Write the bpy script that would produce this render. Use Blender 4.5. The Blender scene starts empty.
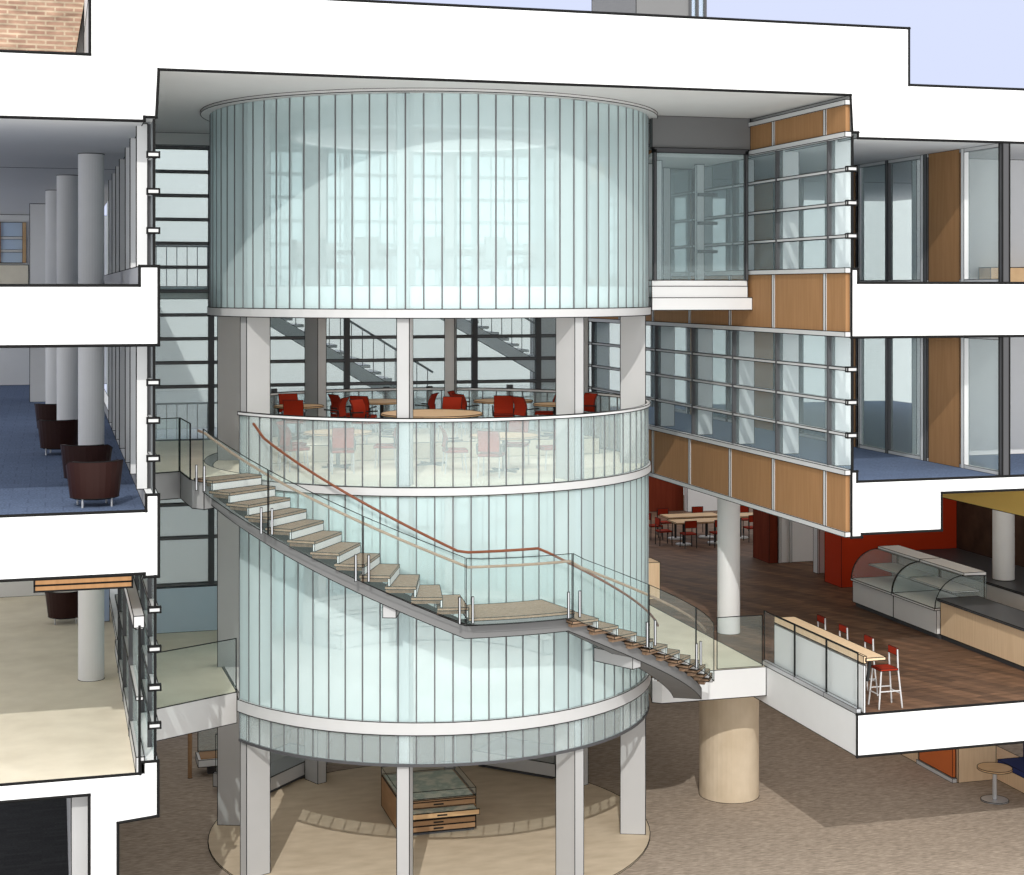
import bpy, bmesh, math, random
from mathutils import Vector, Matrix
random.seed(7)
PI = math.pi
sc = bpy.context.scene
COL = sc.collection
R = math.radians
# ------------------------------------------------------------------ levels and plan
CX, CY, DR = 7.9, 33.96, 4.716          # glass drum centre and radius
YS = 28.0                               # plane the building is cut on
L1, L2, L3, CEIL = 3.48, 7.98, 11.83, 15.5
INK = .0085

# ------------------------------------------------------------------ materials
def new_mat(name):
    m = bpy.data.materials.new(name); m.use_nodes = True
    nt = m.node_tree; nt.nodes.clear()
    return m, nt, nt.nodes, nt.links

def plain(name, rgb, rough=.8, metal=0, spec=.15):
    m, nt, N, K = new_mat(name)
    o = N.new('ShaderNodeOutputMaterial'); b = N.new('ShaderNodeBsdfPrincipled')
    b.inputs['Base Color'].default_value = (*rgb, 1); b.inputs['Roughness'].default_value = rough
    b.inputs['Metallic'].default_value = metal; b.inputs['Specular IOR Level'].default_value = spec
    n = N.new('ShaderNodeTexNoise'); n.inputs['Scale'].default_value = 3.0
    h = N.new('ShaderNodeMixRGB'); h.blend_type = 'MULTIPLY'; h.inputs['Fac'].default_value = .05
    h.inputs['Color1'].default_value = (*rgb, 1)
    tc = N.new('ShaderNodeTexCoord'); K.new(tc.outputs['Object'], n.inputs['Vector'])
    K.new(n.outputs['Fac'], h.inputs['Color2']); K.new(h.outputs['Color'], b.inputs['Base Color'])
    K.new(b.outputs[0], o.inputs[0]); return m

def mottled(name, stops, scale=(1, 1, 1), nscale=4, detail=6, rough=.9):
    m, nt, N, K = new_mat(name)
    o = N.new('ShaderNodeOutputMaterial'); b = N.new('ShaderNodeBsdfPrincipled')
    b.inputs['Roughness'].default_value = rough; b.inputs['Specular IOR Level'].default_value = .1
    tc = N.new('ShaderNodeTexCoord'); mp = N.new('ShaderNodeMapping'); mp.inputs['Scale'].default_value = scale
    n = N.new('ShaderNodeTexNoise'); n.inputs['Scale'].default_value = nscale; n.inputs['Detail'].default_value = detail
    r = N.new('ShaderNodeValToRGB'); e = r.color_ramp.elements
    while len(e) < len(stops): e.new(.5)
    for i, (p, c) in enumerate(stops): e[i].position = p; e[i].color = (*c, 1)
    K.new(tc.outputs['Object'], mp.inputs[0]); K.new(mp.outputs[0], n.inputs['Vector'])
    K.new(n.outputs['Fac'], r.inputs[0]); K.new(r.outputs[0], b.inputs['Base Color']); K.new(b.outputs[0], o.inputs[0])
    return m

def bricks(name, c1, c2, mortar, bw, bh, msize, rot=(0, 0, 0), grain=None, rough=.85, bias=0.0):
    m, nt, N, K = new_mat(name)
    o = N.new('ShaderNodeOutputMaterial'); b = N.new('ShaderNodeBsdfPrincipled')
    b.inputs['Roughness'].default_value = rough; b.inputs['Specular IOR Level'].default_value = .12
    tc = N.new('ShaderNodeTexCoord'); mp = N.new('ShaderNodeMapping'); mp.inputs['Rotation'].default_value = rot
    t = N.new('ShaderNodeTexBrick'); t.inputs['Scale'].default_value = 1; t.inputs['Color1'].default_value = (*c1, 1)
    t.inputs['Color2'].default_value = (*c2, 1); t.inputs['Mortar'].default_value = (*mortar, 1)
    t.inputs['Mortar Size'].default_value = msize; t.inputs['Brick Width'].default_value = bw; t.inputs['Row Height'].default_value = bh
    t.inputs['Bias'].default_value = bias
    K.new(tc.outputs['Object'], mp.inputs[0]); K.new(mp.outputs[0], t.inputs['Vector'])
    last = t.outputs['Color']
    if grain:
        mp2 = N.new('ShaderNodeMapping'); mp2.inputs['Scale'].default_value = grain; mp2.inputs['Rotation'].default_value = rot
        n = N.new('ShaderNodeTexNoise'); n.inputs['Scale'].default_value = 1; n.inputs['Detail'].default_value = 5
        mr = N.new('ShaderNodeMapRange'); mr.inputs[1].default_value = .25; mr.inputs[2].default_value = .75
        mr.inputs[3].default_value = .6; mr.inputs[4].default_value = 1.4
        mx = N.new('ShaderNodeVectorMath'); mx.operation = 'SCALE'
        K.new(tc.outputs['Object'], mp2.inputs[0]); K.new(mp2.outputs[0], n.inputs['Vector']); K.new(n.outputs['Fac'], mr.inputs[0])
        K.new(last, mx.inputs[0]); K.new(mr.outputs[0], mx.inputs['Scale']); last = mx.outputs[0]
    K.new(last, b.inputs['Base Color']); K.new(b.outputs[0], o.inputs[0])
    return m

def glass(name, tint, body, w, tl=.35):
    """thin sheet: mostly see-through with a milky body"""
    m, nt, N, K = new_mat(name)
    o = N.new('ShaderNodeOutputMaterial'); t = N.new('ShaderNodeBsdfTransparent'); t.inputs[0].default_value = (*tint, 1)
    d = N.new('ShaderNodeBsdfDiffuse'); d.inputs[0].default_value = (*body, 1)
    l = N.new('ShaderNodeBsdfTranslucent'); l.inputs[0].default_value = (*body, 1)
    dl = N.new('ShaderNodeMixShader'); dl.inputs[0].default_value = tl
    K.new(d.outputs[0], dl.inputs[1]); K.new(l.outputs[0], dl.inputs[2])
    a = N.new('ShaderNodeMixShader'); a.inputs[0].default_value = w
    K.new(t.outputs[0], a.inputs[1]); K.new(dl.outputs[0], a.inputs[2])
    K.new(a.outputs[0], o.inputs[0])
    return m

M = {}
M['ink'] = plain('line_black', (.012, .012, .012), .9)
M['mull'] = plain('mullion_grey', (.13, .13, .135), .6)
M['frame'] = plain('frame_dark_grey', (.085, .085, .09), .6)
M['alu'] = plain('aluminium_pale', (.60, .60, .60), .5)
M['cut'] = plain('cut_white', (.97, .97, .97), .9)
M['wht'] = plain('white_paint', (.73, .73, .73), .7)
M['colm'] = plain('column_paint', (.47, .47, .47), .7)
M['ringw'] = plain('ring_paint', (.58, .58, .58), .7)
M['grey'] = plain('grey_paint', (.52, .52, .52), .8)
M['ceil'] = plain('ceiling_grey', (.64, .635, .62), .9)
M['mgrey'] = plain('landing_shade_grey', (.36, .36, .36), .8)  # landing plate darkened in colour to stand in for the wing's shade
M['dgrey'] = plain('dark_and_shade_grey', (.19, .19, .19), .8)  # dark grey of bulkhead and lantern; on the girder it stands in for shade
M['carpet'] = bricks('brown_carpet', (.41, .338, .272), (.345, .283, .226), (.345, .283, .226), .32, .055, .01, (0, 0, R(24)), (6, 30, 1), .95)
M['blue'] = bricks('blue_carpet', (.115, .155, .245), (.105, .142, .228), (.085, .115, .19), .6, .6, .012, grain=(25, 25, 1), rough=.95)
M['dcarp'] = bricks('charcoal_carpet', (.06, .06, .062), (.045, .045, .047), (.05, .05, .05), .5, .12, .01, grain=(20, 50, 1), rough=.95)
M['tan'] = mottled('tan_stone_floor', [(.3, (.76, .69, .55)), (.7, (.88, .81, .66))], nscale=1.4)
M['stone'] = mottled('warm_stone_floor', [(.3, (.55, .45, .325)), (.7, (.66, .555, .42))], scale=(1, 2.2, 1), nscale=1.6)
M['wfloor'] = bricks('plank_floor', (.205, .118, .075), (.115, .070, .048), (.08, .048, .034), 2.2, .21, .004, (0, 0, R(68)), (1.6, 9, 1), .6)
M['wpan'] = mottled('timber_veneer', [(.25, (.31, .165, .073)), (.75, (.38, .205, .095))], scale=(7, 7, .5), nscale=2, rough=.6)
M['wtab'] = mottled('maple_top', [(.3, (.52, .335, .18)), (.7, (.62, .42, .24))], scale=(1, 6, 1), nscale=3, rough=.5)
M['tread'] = mottled('tread_oak', [(.25, (.25, .16, .10)), (.75, (.35, .235, .155))], scale=(3, 3, 1), nscale=5, rough=.6)
M['rail'] = mottled('handrail_wood', [(.3, (.17, .06, .033)), (.7, (.22, .08, .045))], nscale=6, rough=.4)
M['rail2'] = mottled('handrail_pale_wood', [(.3, (.30, .20, .14)), (.7, (.36, .25, .175))], nscale=6, rough=.4)
M['birch'] = mottled('birch_front', [(.3, (.72, .52, .33)), (.7, (.80, .60, .40))], scale=(9, 9, .6), nscale=2, rough=.6)
M['cab'] = mottled('cabinet_wood', [(.3, (.33, .19, .10)), (.7, (.40, .24, .13))], scale=(1, 1, 8), nscale=3, rough=.6)
M['cabl'] = mottled('drawer_front_wood', [(.3, (.55, .35, .18)), (.7, (.65, .43, .24))], scale=(1, 1, 8), nscale=3, rough=.6)
M['red'] = plain('red_fabric', (.28, .022, .007), .9)
M['redw'] = plain('red_wall_paint', (.50, .038, .008), .8)
M['maroon'] = mottled('maroon_panel', [(.3, (.13, .022, .010)), (.7, (.19, .035, .016))], scale=(4, 4, .4), nscale=2)
M['brown'] = mottled('dark_brown_wall', [(.3, (.055, .032, .022)), (.7, (.095, .055, .038))], nscale=2)
M['leather'] = plain('dark_brown_leather', (.024, .006, .004), .5, spec=.2)
M['yel'] = plain('ochre_ceiling', (.72, .52, .16), .8)
M['orange'] = plain('orange_panel', (.62, .16, .045), .7)
M['navy'] = plain('navy_upholstery', (.035, .05, .17), .9)
M['bluew'] = plain('blue_grey_wall', (.56, .67, .77), .8)
M['door'] = plain('blue_door', (.36, .44, .60), .7)
M['dtop'] = plain('dark_worktop', (.065, .067, .072), .4)
M['steel'] = plain('brushed_steel', (.55, .56, .58), .35, .5)
M['blackm'] = plain('black_metal', (.02, .02, .02), .4)
M['mesh'] = plain('grey_mesh_fabric', (.30, .31, .31), .9)
M['pale'] = plain('pale_back_wall', (.78, .80, .79), .9)
M['court'] = plain('added_court_backdrop', (.62, .66, .67), .9)
M['brick'] = bricks('brick_wall', (.43, .28, .20), (.35, .21, .155), (.50, .40, .29), .36, .095, .018, (R(90), 0, 0), (3, 3, 8), .9)
M['paper'] = mottled('map_paper', [(.42, (.70, .68, .58)), (.55, (.40, .46, .40)), (.7, (.72, .72, .66))], nscale=3)
M['gdrum'] = glass('drum_glass', (.955, .995, 1.0), (.85, .995, 1.0), .29, .12)
M['gring'] = glass('guard_glass_milky', (.96, .995, 1.0), (.86, .98, .98), .24)
M['grail'] = glass('guard_glass_clear', (.955, .98, .978), (.62, .76, .74), .06)
M['gwin'] = glass('window_glass', (.95, .98, .985), (.66, .78, .80), .16)
M['gpart'] = glass('partition_glass', (.95, .98, .98), (.62, .70, .695), .2, .15)
M['gleft'] = glass('dense_grey_glass', (.93, .96, .97), (.40, .42, .43), .5, .1)  # dense panes with a grey body of their own
M['grear'] = glass('rear_window_glass', (.95, .985, .985), (.78, .88, .885), .13, .4)
M['gskirt'] = glass('skirt_glass', (.96, .995, 1.0), (.88, .99, 1.0), .19, .12)
M['gclear'] = glass('bar_guard_glass', (.98, .99, .99), (.8, .86, .86), .04)
M['paleb'] = plain('pale_blue_pane', (.50, .62, .78), .5)
M['gcase'] = glass('case_glass', (.97, .99, .99), (.82, .90, .90), .07)
M['frost'] = glass('frosted_glass', (.95, .97, .97), (.85, .86, .86), .40)

# ------------------------------------------------------------------ mesh builder
class MB:
    def __init__(s): s.v = []; s.f = []; s.m = []
    def add(s, vs, fs, m=0):
        b = len(s.v); s.v += [tuple(p) for p in vs]
        for i, f in enumerate(fs):
            s.f.append([b + k for k in f]); s.m.append(m[i] if isinstance(m, (list, tuple)) else m)
        return s
    def box(s, x0, x1, y0, y1, z0, z1, m=0):
        v = [(x, y, z) for z in (z0, z1) for (x, y) in ((x0, y0), (x1, y0), (x1, y1), (x0, y1))]
        return s.add(v, [(3, 2, 1, 0), (4, 5, 6, 7), (0, 1, 5, 4), (1, 2, 6, 5), (2, 3, 7, 6), (3, 0, 4, 7)], m)   # bottom top front right back left
    def prism(s, poly, z0, z1, m=0):
        n = len(poly)
        v = [(x, y, z0) for x, y in poly] + [(x, y, z1) for x, y in poly]
        f = [tuple(range(n))[::-1], tuple(range(n, 2 * n))] + [(i, (i + 1) % n, n + (i + 1) % n, n + i) for i in range(n)]
        return s.add(v, f, m)
    def ext_y(s, poly, y0, y1, ms):
        """poly in (x,z) seen from the front, counter-clockwise; ms: front, back, then one per side"""
        n = len(poly)
        v = [(x, y0, z) for x, z in poly] + [(x, y1, z) for x, z in poly]
        f = [tuple(range(n)), tuple(range(n, 2 * n))[::-1]] + [((i + 1) % n, i, n + i, n + (i + 1) % n) for i in range(n)]
        return s.add(v, f, ms)
    def arc(s, r0, r1, a0, a1, z0, z1, n, c=(CX, CY), m=0, closed=False):
        v = []
        cnt = n if closed else n + 1
        for i in range(cnt):
            a = R(a0 + (a1 - a0) * i / n); sx, cy_ = math.sin(a), -math.cos(a)
            for r, z in ((r0, z0), (r1, z0), (r1, z1), (r0, z1)): v.append((c[0] + r * sx, c[1] + r * cy_, z))
        f = []
        for i in range(n):
            a, b = 4 * i, 4 * ((i + 1) % cnt)
            for k in range(4): f.append((a + k, b + k, b + (k + 1) % 4, a + (k + 1) % 4))
        if not closed: f += [(3, 2, 1, 0), (4 * n, 4 * n + 1, 4 * n + 2, 4 * n + 3)]
        return s.add(v, f, m)
    def cyl(s, x, y, z0, z1, r, n=20, r2=None, m=0):
        r2 = r if r2 is None else r2
        v = [(x + r * math.cos(2 * PI * i / n), y + r * math.sin(2 * PI * i / n), z0) for i in range(n)] + \
            [(x + r2 * math.cos(2 * PI * i / n), y + r2 * math.sin(2 * PI * i / n), z1) for i in range(n)]
        f = [tuple(range(n))[::-1], tuple(range(n, 2 * n))] + [(i, (i + 1) % n, n + (i + 1) % n, n + i) for i in range(n)]
        return s.add(v, f, m)
    def tube(s, pts, r, n=8, m=0):
        pts = [Vector(p) for p in pts]; v = []
        for i, p in enumerate(pts):
            d = (pts[min(i + 1, len(pts) - 1)] - pts[max(i - 1, 0)]).normalized()
            up = Vector((0, 0, 1)) if abs(d.z) < .95 else Vector((1, 0, 0))
            a = d.cross(up).normalized(); b = a.cross(d)
            v += [p + r * (math.cos(2 * PI * k / n) * a + math.sin(2 * PI * k / n) * b) for k in range(n)]
        f = []
        for i in range(len(pts) - 1):
            for k in range(n): f.append((i * n + k, i * n + (k + 1) % n, (i + 1) * n + (k + 1) % n, (i + 1) * n + k))
        f += [tuple(range(n))[::-1], tuple(range((len(pts) - 1) * n, len(pts) * n))]
        return s.add(v, f, m)
    def bar(s, p, q, w, h, m=0):
        p, q = Vector(p), Vector(q); d = (q - p).normalized()
        up = Vector((0, 0, 1)) if abs(d.z) < .95 else Vector((0, 1, 0))
        a = d.cross(up).normalized() * w / 2; b = a.cross(d).normalized() * h / 2
        v = [p - a - b, p + a - b, p + a + b, p - a + b, q - a - b, q + a - b, q + a + b, q - a + b]
        return s.add(v, [(3, 2, 1, 0), (4, 5, 6, 7), (0, 1, 5, 4), (1, 2, 6, 5), (2, 3, 7, 6), (3, 0, 4, 7)], m)
    def build(s, name, mats, parent=None, ink=INK, thick=None, smooth=False):
        mats = mats if isinstance(mats, (list, tuple)) else [mats]
        me = bpy.data.meshes.new(name)
        off = Vector((0, 0, 0))
        if parent is not None:
            q = parent
            while q is not None: off += q.location; q = q.parent
        else:
            lo = [min(p[i] for p in s.v) for i in range(3)]; hi = [max(p[i] for p in s.v) for i in range(3)]
            off = Vector(((lo[0] + hi[0]) / 2, (lo[1] + hi[1]) / 2, lo[2]))
        V = [Vector(p) - off for p in s.v]
        me.from_pydata([tuple(p) for p in V], [], s.f)
        for i, p in enumerate(me.polygons): p.material_index = s.m[i]
        bm = bmesh.new(); bm.from_mesh(me); bmesh.ops.recalc_face_normals(bm, faces=bm.faces)
        if ink:
            bm.normal_update(); segs = []
            for e in bm.edges:
                if len(e.link_faces) == 2 and e.calc_face_angle(0) < R(50): continue
                a, b = e.verts[0].co.copy(), e.verts[1].co.copy()
                if (b - a).length < .01: continue
                w = ink
                if thick and abs(a.y + off.y - thick[0]) < .002 and abs(b.y + off.y - thick[0]) < .002: w = thick[1]
                segs.append((a, b, w))
            k = len(mats)
            for a, b, w in segs:
                d = (b - a).normalized(); up = Vector((0, 0, 1)) if abs(d.z) < .9 else Vector((1, 0, 0))
                x = d.cross(up).normalized() * w; y = x.cross(d).normalized() * w
                a2, b2 = a - d * w, b + d * w
                vs = [bm.verts.new(c) for c in (a2 - x, a2 - y, a2 + x, a2 + y, b2 - x, b2 - y, b2 + x, b2 + y)]
                for i in range(4):
                    fc = bm.faces.new((vs[i], vs[(i + 1) % 4], vs[4 + (i + 1) % 4], vs[4 + i])); fc.material_index = k
                bm.faces.new((vs[3], vs[2], vs[1], vs[0])).material_index = k
                bm.faces.new((vs[4], vs[5], vs[6], vs[7])).material_index = k
        bm.to_mesh(me); bm.free()
        for m_ in mats: me.materials.append(M[m_])
        if ink: me.materials.append(M['ink'])
        if smooth:
            for p in me.polygons: p.use_smooth = True
        o = bpy.data.objects.new(name, me); COL.objects.link(o)
        if parent is not None: o.parent = parent
        else: o.location = off
        return o

def tag(o, label, cat, group=None, kind=None):
    o['label'] = label; o['category'] = cat
    if group: o['group'] = group
    if kind: o['kind'] = kind
    return o
def empty(name, loc, label, cat, group=None, kind=None, rz=0):
    o = bpy.data.objects.new(name, None); COL.objects.link(o); o.location = loc; o.rotation_euler = (0, 0, rz)
    o.empty_display_size = .2
    return tag(o, label, cat, group, kind)
def copy_tree(o, parent=None):
    c = o.copy(); COL.objects.link(c)
    if parent is not None: c.parent = parent
    for ch in list(o.children): copy_tree(ch, c)
    return c
def place(proto, used, loc, rz, label, group):
    o = copy_tree(proto) if used[0] else proto
    used[0] = True
    o.location = loc; o.rotation_euler = (0, 0, rz); o['label'] = label; o['group'] = group
    return o
def struct(o, label, cat): return tag(o, label, cat, None, 'structure')
def pol(r, a, z=None, c=(CX, CY)):
    p = (c[0] + r * math.sin(R(a)), c[1] - r * math.cos(R(a)))
    return p if z is None else (*p, z)

# ------------------------------------------------------------------ cut slabs
TH = (YS, .026)
def slab(name, poly, y1, side, label, cat, mats, y0=YS):
    b = MB(); b.ext_y(poly, y0, y1, [0, 0] + side)
    return struct(b.build(name, mats, None, INK, (y0, TH[1])), label, cat)

XL, XR = -5.0, 27.0
# side material index: 0 cut white, 1 top finish, 2 underside, 3 wall paint
slab('floor', [(XL, 3.18), (.59, 3.18), (.59, -.9), (1.06, -.9), (1.06, 2.66), (1.73, 2.72), (1.73, 3.66), (1.43, 3.66), (1.43, 3.47), (XL, 3.47)], 46,
     [2, 3, 0, 3, 2, 3, 0, 3, 1, 0], 'white cut floor slab under the tan lobby, with a stem going down to the ground', 'floor slab', ['cut', 'tan', 'ceil', 'grey'])
slab('floor', [(XL, 6.86), (1.5, 6.88), (1.5, 6.82), (1.74, 6.82), (1.74, 8.22), (1.53, 8.22), (1.53, 7.95), (XL, 7.95)], 66,
     [2, 2, 2, 3, 0, 3, 1, 0], 'white cut floor slab carrying the blue carpet with dark armchairs', 'floor slab', ['cut', 'blue', 'ceil', 'grey'])
slab('floor', [(XL, 10.78), (1.74, 10.78), (1.74, 12.13), (1.42, 12.13), (1.42, 11.80), (XL, 11.80)], 66,
     [2, 3, 0, 3, 1, 0], 'uppermost white cut floor slab of the grey wing with round columns', 'floor slab', ['cut', 'blue', 'ceil', 'grey'])
slab('floor', [(14.88, 10.80), (XR, 10.80), (XR, 11.86), (15.02, 11.86), (15.02, 12.13), (14.88, 12.13)], 48,
     [2, 0, 1, 3, 0, 3], 'white cut floor slab below the upper glazed corridor, timber wing', 'floor slab', ['cut', 'blue', 'ceil', 'grey'])
slab('floor', [(14.88, 6.92), (15.1, 6.92), (15.1, 6.98), (16.85, 6.98), (16.85, 7.72), (XR, 7.72), (XR, 8.0), (15.0, 8.0), (15.0, 8.2), (14.88, 8.2)], 48,
     [2, 2, 2, 3, 4, 0, 1, 3, 0, 3], 'stepped white cut floor slab with blue carpet over the ochre cafe ceiling', 'floor slab', ['cut', 'blue', 'ceil', 'grey', 'yel'])
b = MB(); b.ext_y([(15.0, 2.66), (XR, 2.66), (XR, 3.48), (15.0, 3.48)], YS, 60, [0, 0, 2, 0, 1, 3])
struct(b.build('floor', ['cut', 'wfloor', 'ceil', 'wht'], None, INK, TH), 'white cut floor slab with the dark plank cafe floor', 'floor slab')
slab('ceiling', [(XL, 14.61), (1.5, 14.61), (1.5, 14.68), (1.70, 14.68), (1.74, 15.5), (14.86, 15.5), (14.9, 14.78), (15.02, 14.78), (15.02, 14.67), (XR, 14.67), (XR, 15.74), (16.13, 15.74), (16.13, 16.85), (.6, 16.85), (.6, 15.71), (XL, 15.71)], 39.5,
     [2, 3, 2, 3, 2, 3, 2, 3, 2, 0, 0, 0, 0, 3, 3, 0], 'wide white cut roof slab over the whole building', 'roof', ['cut', 'tan', 'ceil', 'grey'])
b = MB(); b.box(XL, 1.72, 39.52, 66, 14.61, 15.71)
struct(b.build('ceiling', ['ceil'], None, 0), 'rear roof part over the topmost grey room', 'roof')
b = MB(); b.box(14.9, XR, 39.52, 48, 14.67, 15.74)
struct(b.build('ceiling', ['ceil'], None, 0), 'rear roof part over the upper timber wing corridor', 'roof')
# attic room above the roof slab
b = MB(); b.ext_y([(.6, 16.85), (.95, 16.85), (.95, 18.4), (.6, 18.4)], YS, 36, [0] * 6)
b.box(XL, .6, 33.4, 33.6, 15.72, 18.4)
struct(b.build('wall_attic', ['wht'], None, INK), 'pale side wall of the attic room with brick', 'wall')
b = MB(); b.ext_y([(XL, 15.72), (.32, 15.72), (.76, 18.4), (XL, 18.4)], 33.0, 33.3, [0] * 6)
struct(b.build('wall_brick', ['brick']), 'brick wall in the attic room at the upper corner', 'wall')

# ground
b = MB(); b.box(XL, XR, 24, 60, -.3, 0)
struct(b.build('floor', ['carpet'], None, 0), 'mottled brown carpet ground floor around the stone disc', 'floor')
b = MB(); b.box(XL, .56, 27, 46, 0.0, .012)
struct(b.build('floor', ['dcarp'], None, 0), 'charcoal carpet in the small room below the tan lobby', 'floor')
b = MB(); b.box(.30, .58, 28.4, 46, .012, 3.18)
struct(b.build('wall_lower', ['grey']), 'grey wall of the small charcoal carpeted room', 'wall')
b = MB(); b.cyl(CX, CY, 0, .03, 4.76, 72)
struct(b.build('floor', ['stone'], None, INK), 'round warm stone floor disc beneath the glass drum', 'floor')

# tan first level around the drum: bridge, rear deck and side deck
def ring_pts(r, a0, a1, n): return [pol(r, a0 + (a1 - a0) * i / n) for i in range(n + 1)]
RG = 4.80
left_edge = [(1.74, 32.05), (3.62, 33.06)]
deck = [(1.74, 32.05)] + [(3.30, 32.88)] + ring_pts(RG, -77, -290, 40)[0:] + [(12.42, 32.12), (14.99, 32.12), (14.99, 44.0), (1.74, 44.0)]
deck = [(1.74, 32.05), (3.62, 33.07), (3.55, 35.3)] + ring_pts(RG, -114, -291, 44) + [(12.55, 32.1), (14.99, 32.1), (14.99, 44.0), (1.74, 44.0)]
b = MB(); b.prism(deck, 2.85, L1, [2, 1] + [0] * len(deck))
struct(b.build('floor', ['wht', 'tan', 'ceil']), 'tan first level deck behind the drum with the bridge to the wing', 'floor slab')
b = MB(); b.prism(ring_pts(4.66, -65, 248, 72), 3.36, 3.49)
struct(b.build('floor', ['wht']), 'round first level floor disc inside the lower drum', 'floor')
# second level: landing, rear floor
land = [(1.74, 32.3), (2.45, 32.55), (2.55, 31.0), (2.75, 30.75)] + [pol(4.84, -60)] + ring_pts(4.84, -64, -180, 22) + [(CX, 39.1), (1.74, 39.1)]
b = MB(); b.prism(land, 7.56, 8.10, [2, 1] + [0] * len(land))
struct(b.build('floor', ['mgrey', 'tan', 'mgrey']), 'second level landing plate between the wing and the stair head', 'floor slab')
b = MB(); b.cyl(CX, CY, 7.80, 8.0, 4.66, 72)
struct(b.build('floor', ['tan']), 'round second level cafe floor inside the drum', 'floor')
b = MB(); pf = ring_pts(4.05, 96, 264, 36); b.prism(pf, 8.0, 8.36)
struct(b.build('floor', ['tan']), 'raised half-round platform of the drum cafe', 'platform')
b = MB(); b.cyl(CX, CY, 11.24, 11.80, 4.62, 72)
struct(b.build('floor', ['wht']), 'round upper floor disc under the meeting table', 'floor')
b = MB(); b.arc(2.9, 3.02, 0, 360, 15.02, 15.5, 64, closed=True)
struct(b.build('ceiling', ['grey']), 'hanging ceiling ring inside the upper drum', 'ceiling ring')
b = MB(); b.arc(2.88, 3.05, 0, 360, 14.97, 15.02, 64, closed=True)
struct(b.build('trim_1', ['wht'], None, 0), 'white rim on the bottom of the hanging ceiling ring', 'trim')
b = MB(); b.cyl(CX, CY, 15.44, 15.5, 4.92, 72)
struct(b.build('ceiling', ['ceil']), 'round ceiling disc capping the glass drum', 'ceiling disc')

# ------------------------------------------------------------------ drum glazing
STEP = 360 / 86
def drum(name, label, z0, z1, first, count, mat, wm, cat='glazing', rails=()):
    root = empty(name, (CX, CY, z0), label, cat)
    w = R(STEP) * DR
    p = MB(); p.box(CX - w / 2 + .012, CX + w / 2 - .012, CY - DR - .006, CY - DR + .006, z0, z1)
    pane = p.build('glass_panel', [mat], root, 0)
    q = MB(); q.box(CX - wm / 2, CX + wm / 2, CY - DR - .015, CY - DR + .015, z0, z1)
    mul = q.build('mullion', ['mull'], root, 0)
    for i in range(count):
        a = first + i * STEP
        o = pane if i == 0 else pane.copy()
        if i: COL.objects.link(o)
        o.rotation_euler = (0, 0, R(a + STEP / 2))
        o2 = mul if i == 0 else mul.copy()
        if i: COL.objects.link(o2)
        o2.rotation_euler = (0, 0, R(a))
    for nm, za, zb, mt, r0, r1, ik in rails:
        t = MB()
        full = count >= 86
        t.arc(DR - r0, DR + r1, first, first + count * STEP, za, zb, 86 if full else count, closed=full)
        t.build(nm, [mt], root, ik)
    return root
A0 = .3 - STEP * 15.5
drum('upper_glass_drum', 'tall upper drum of narrow pale blue glass panels hung from the ceiling', 11.365, 15.425, -2.1, 86, 'gdrum', .026,
     rails=[('bottom_ring', 11.19, 11.36, 'ringw', .02, .06, INK)])
F = .4 - STEP * 16
drum('drum_glass_guard', 'waist-high curved glass guard around the cafe with red chairs', 8.01, 9.24, F, 73, 'gring', .022,
     rails=[('top_rail', 9.24, 9.30, 'wht', .03, .05, INK), ('bottom_ring', 7.845, 8.005, 'ringw', .02, .06, INK)])
drum('lower_glass_drum', 'tall lower drum of glass panels behind the curved stair', 3.59, 7.825, F, 73, 'gdrum', .024,
     rails=[('bottom_ring', 3.35, 3.59, 'ringw', .02, .06, INK)])
drum('hanging_glass_skirt', 'short glass skirt below the white ring, above the stone disc', 2.80, 3.35, F, 73, 'gskirt', .022,
     rails=[('edge_strip', 2.75, 2.80, 'frame', .03, .03, 0)])

# columns: radial blades
CLAB = {-19.5: 'white blade column at the front of the drum, edge-on behind the glass', 25.5: 'white blade column right of the drum front, beside the map cabinet',
        69.5: 'sunlit white blade column on the drum side facing the cafe', 115.5: 'grey blade column behind the drum on the cafe side',
        160.5: 'dark grey blade column at the drum rear, near the middle', -154.5: 'dark grey blade column at the drum rear above the back stair',
        -109: 'shaded grey blade column rising beside the landing bridge', -66: 'white blade column under the stair head end of the drum'}
for a, lab in CLAB.items():
    b = MB(); t = .12
    s_, c_ = math.sin(R(a)), -math.cos(R(a)); nx, ny = -c_, s_
    P = lambda r, k: (CX + r * s_ + k * nx, CY + r * c_ + k * ny)
    b.prism([P(4.12, -t), P(4.66, -t), P(4.66, t), P(4.12, t)], .03, 15.44)
    tag(b.build('drum_column', ['colm']), lab, 'column', 'blade columns of the drum')

# ------------------------------------------------------------------ stair
def arc_pts(r, a0, a1, z0, z1, n): return [pol(r, a0 + (a1 - a0) * i / n, z0 + (z1 - z0) * i / n) for i in range(n + 1)]
st = empty('curved_stair', pol(5.5, 0, L1), 'curved oak-treaded stair wrapping the front of the drum', 'stair')
U0, US, UR = -55.3, 4.42, .193
ZT = 8.13
LA, LS, LR = 12.6, 4.5, .194
ZM = 5.81
for k in range(12):                                        # upper flight
    a = U0 + US * k; z = ZT - UR * k
    t = MB(); t.arc(4.88, 6.1, a - US - .9, a, z - .05, z, 3); tr = t.build('tread', ['tread'], st, .007)
    t = MB(); t.arc(4.88, 6.1, a - .35, a - .02, z - .185, z - .051, 1); t.build('riser', ['wht'], tr, .007)
    t = MB(); t.arc(5.0, 6.0, a - US - .9, a - .4, z - .13, z - .052, 2); t.build('tread_box', ['tread'], tr, 0)
t = MB(); t.arc(4.88, 6.1, U0 + US * 11, LA, ZM - .05, ZM, 8); t.build('landing_top', ['tread'], st, .007)
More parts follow.
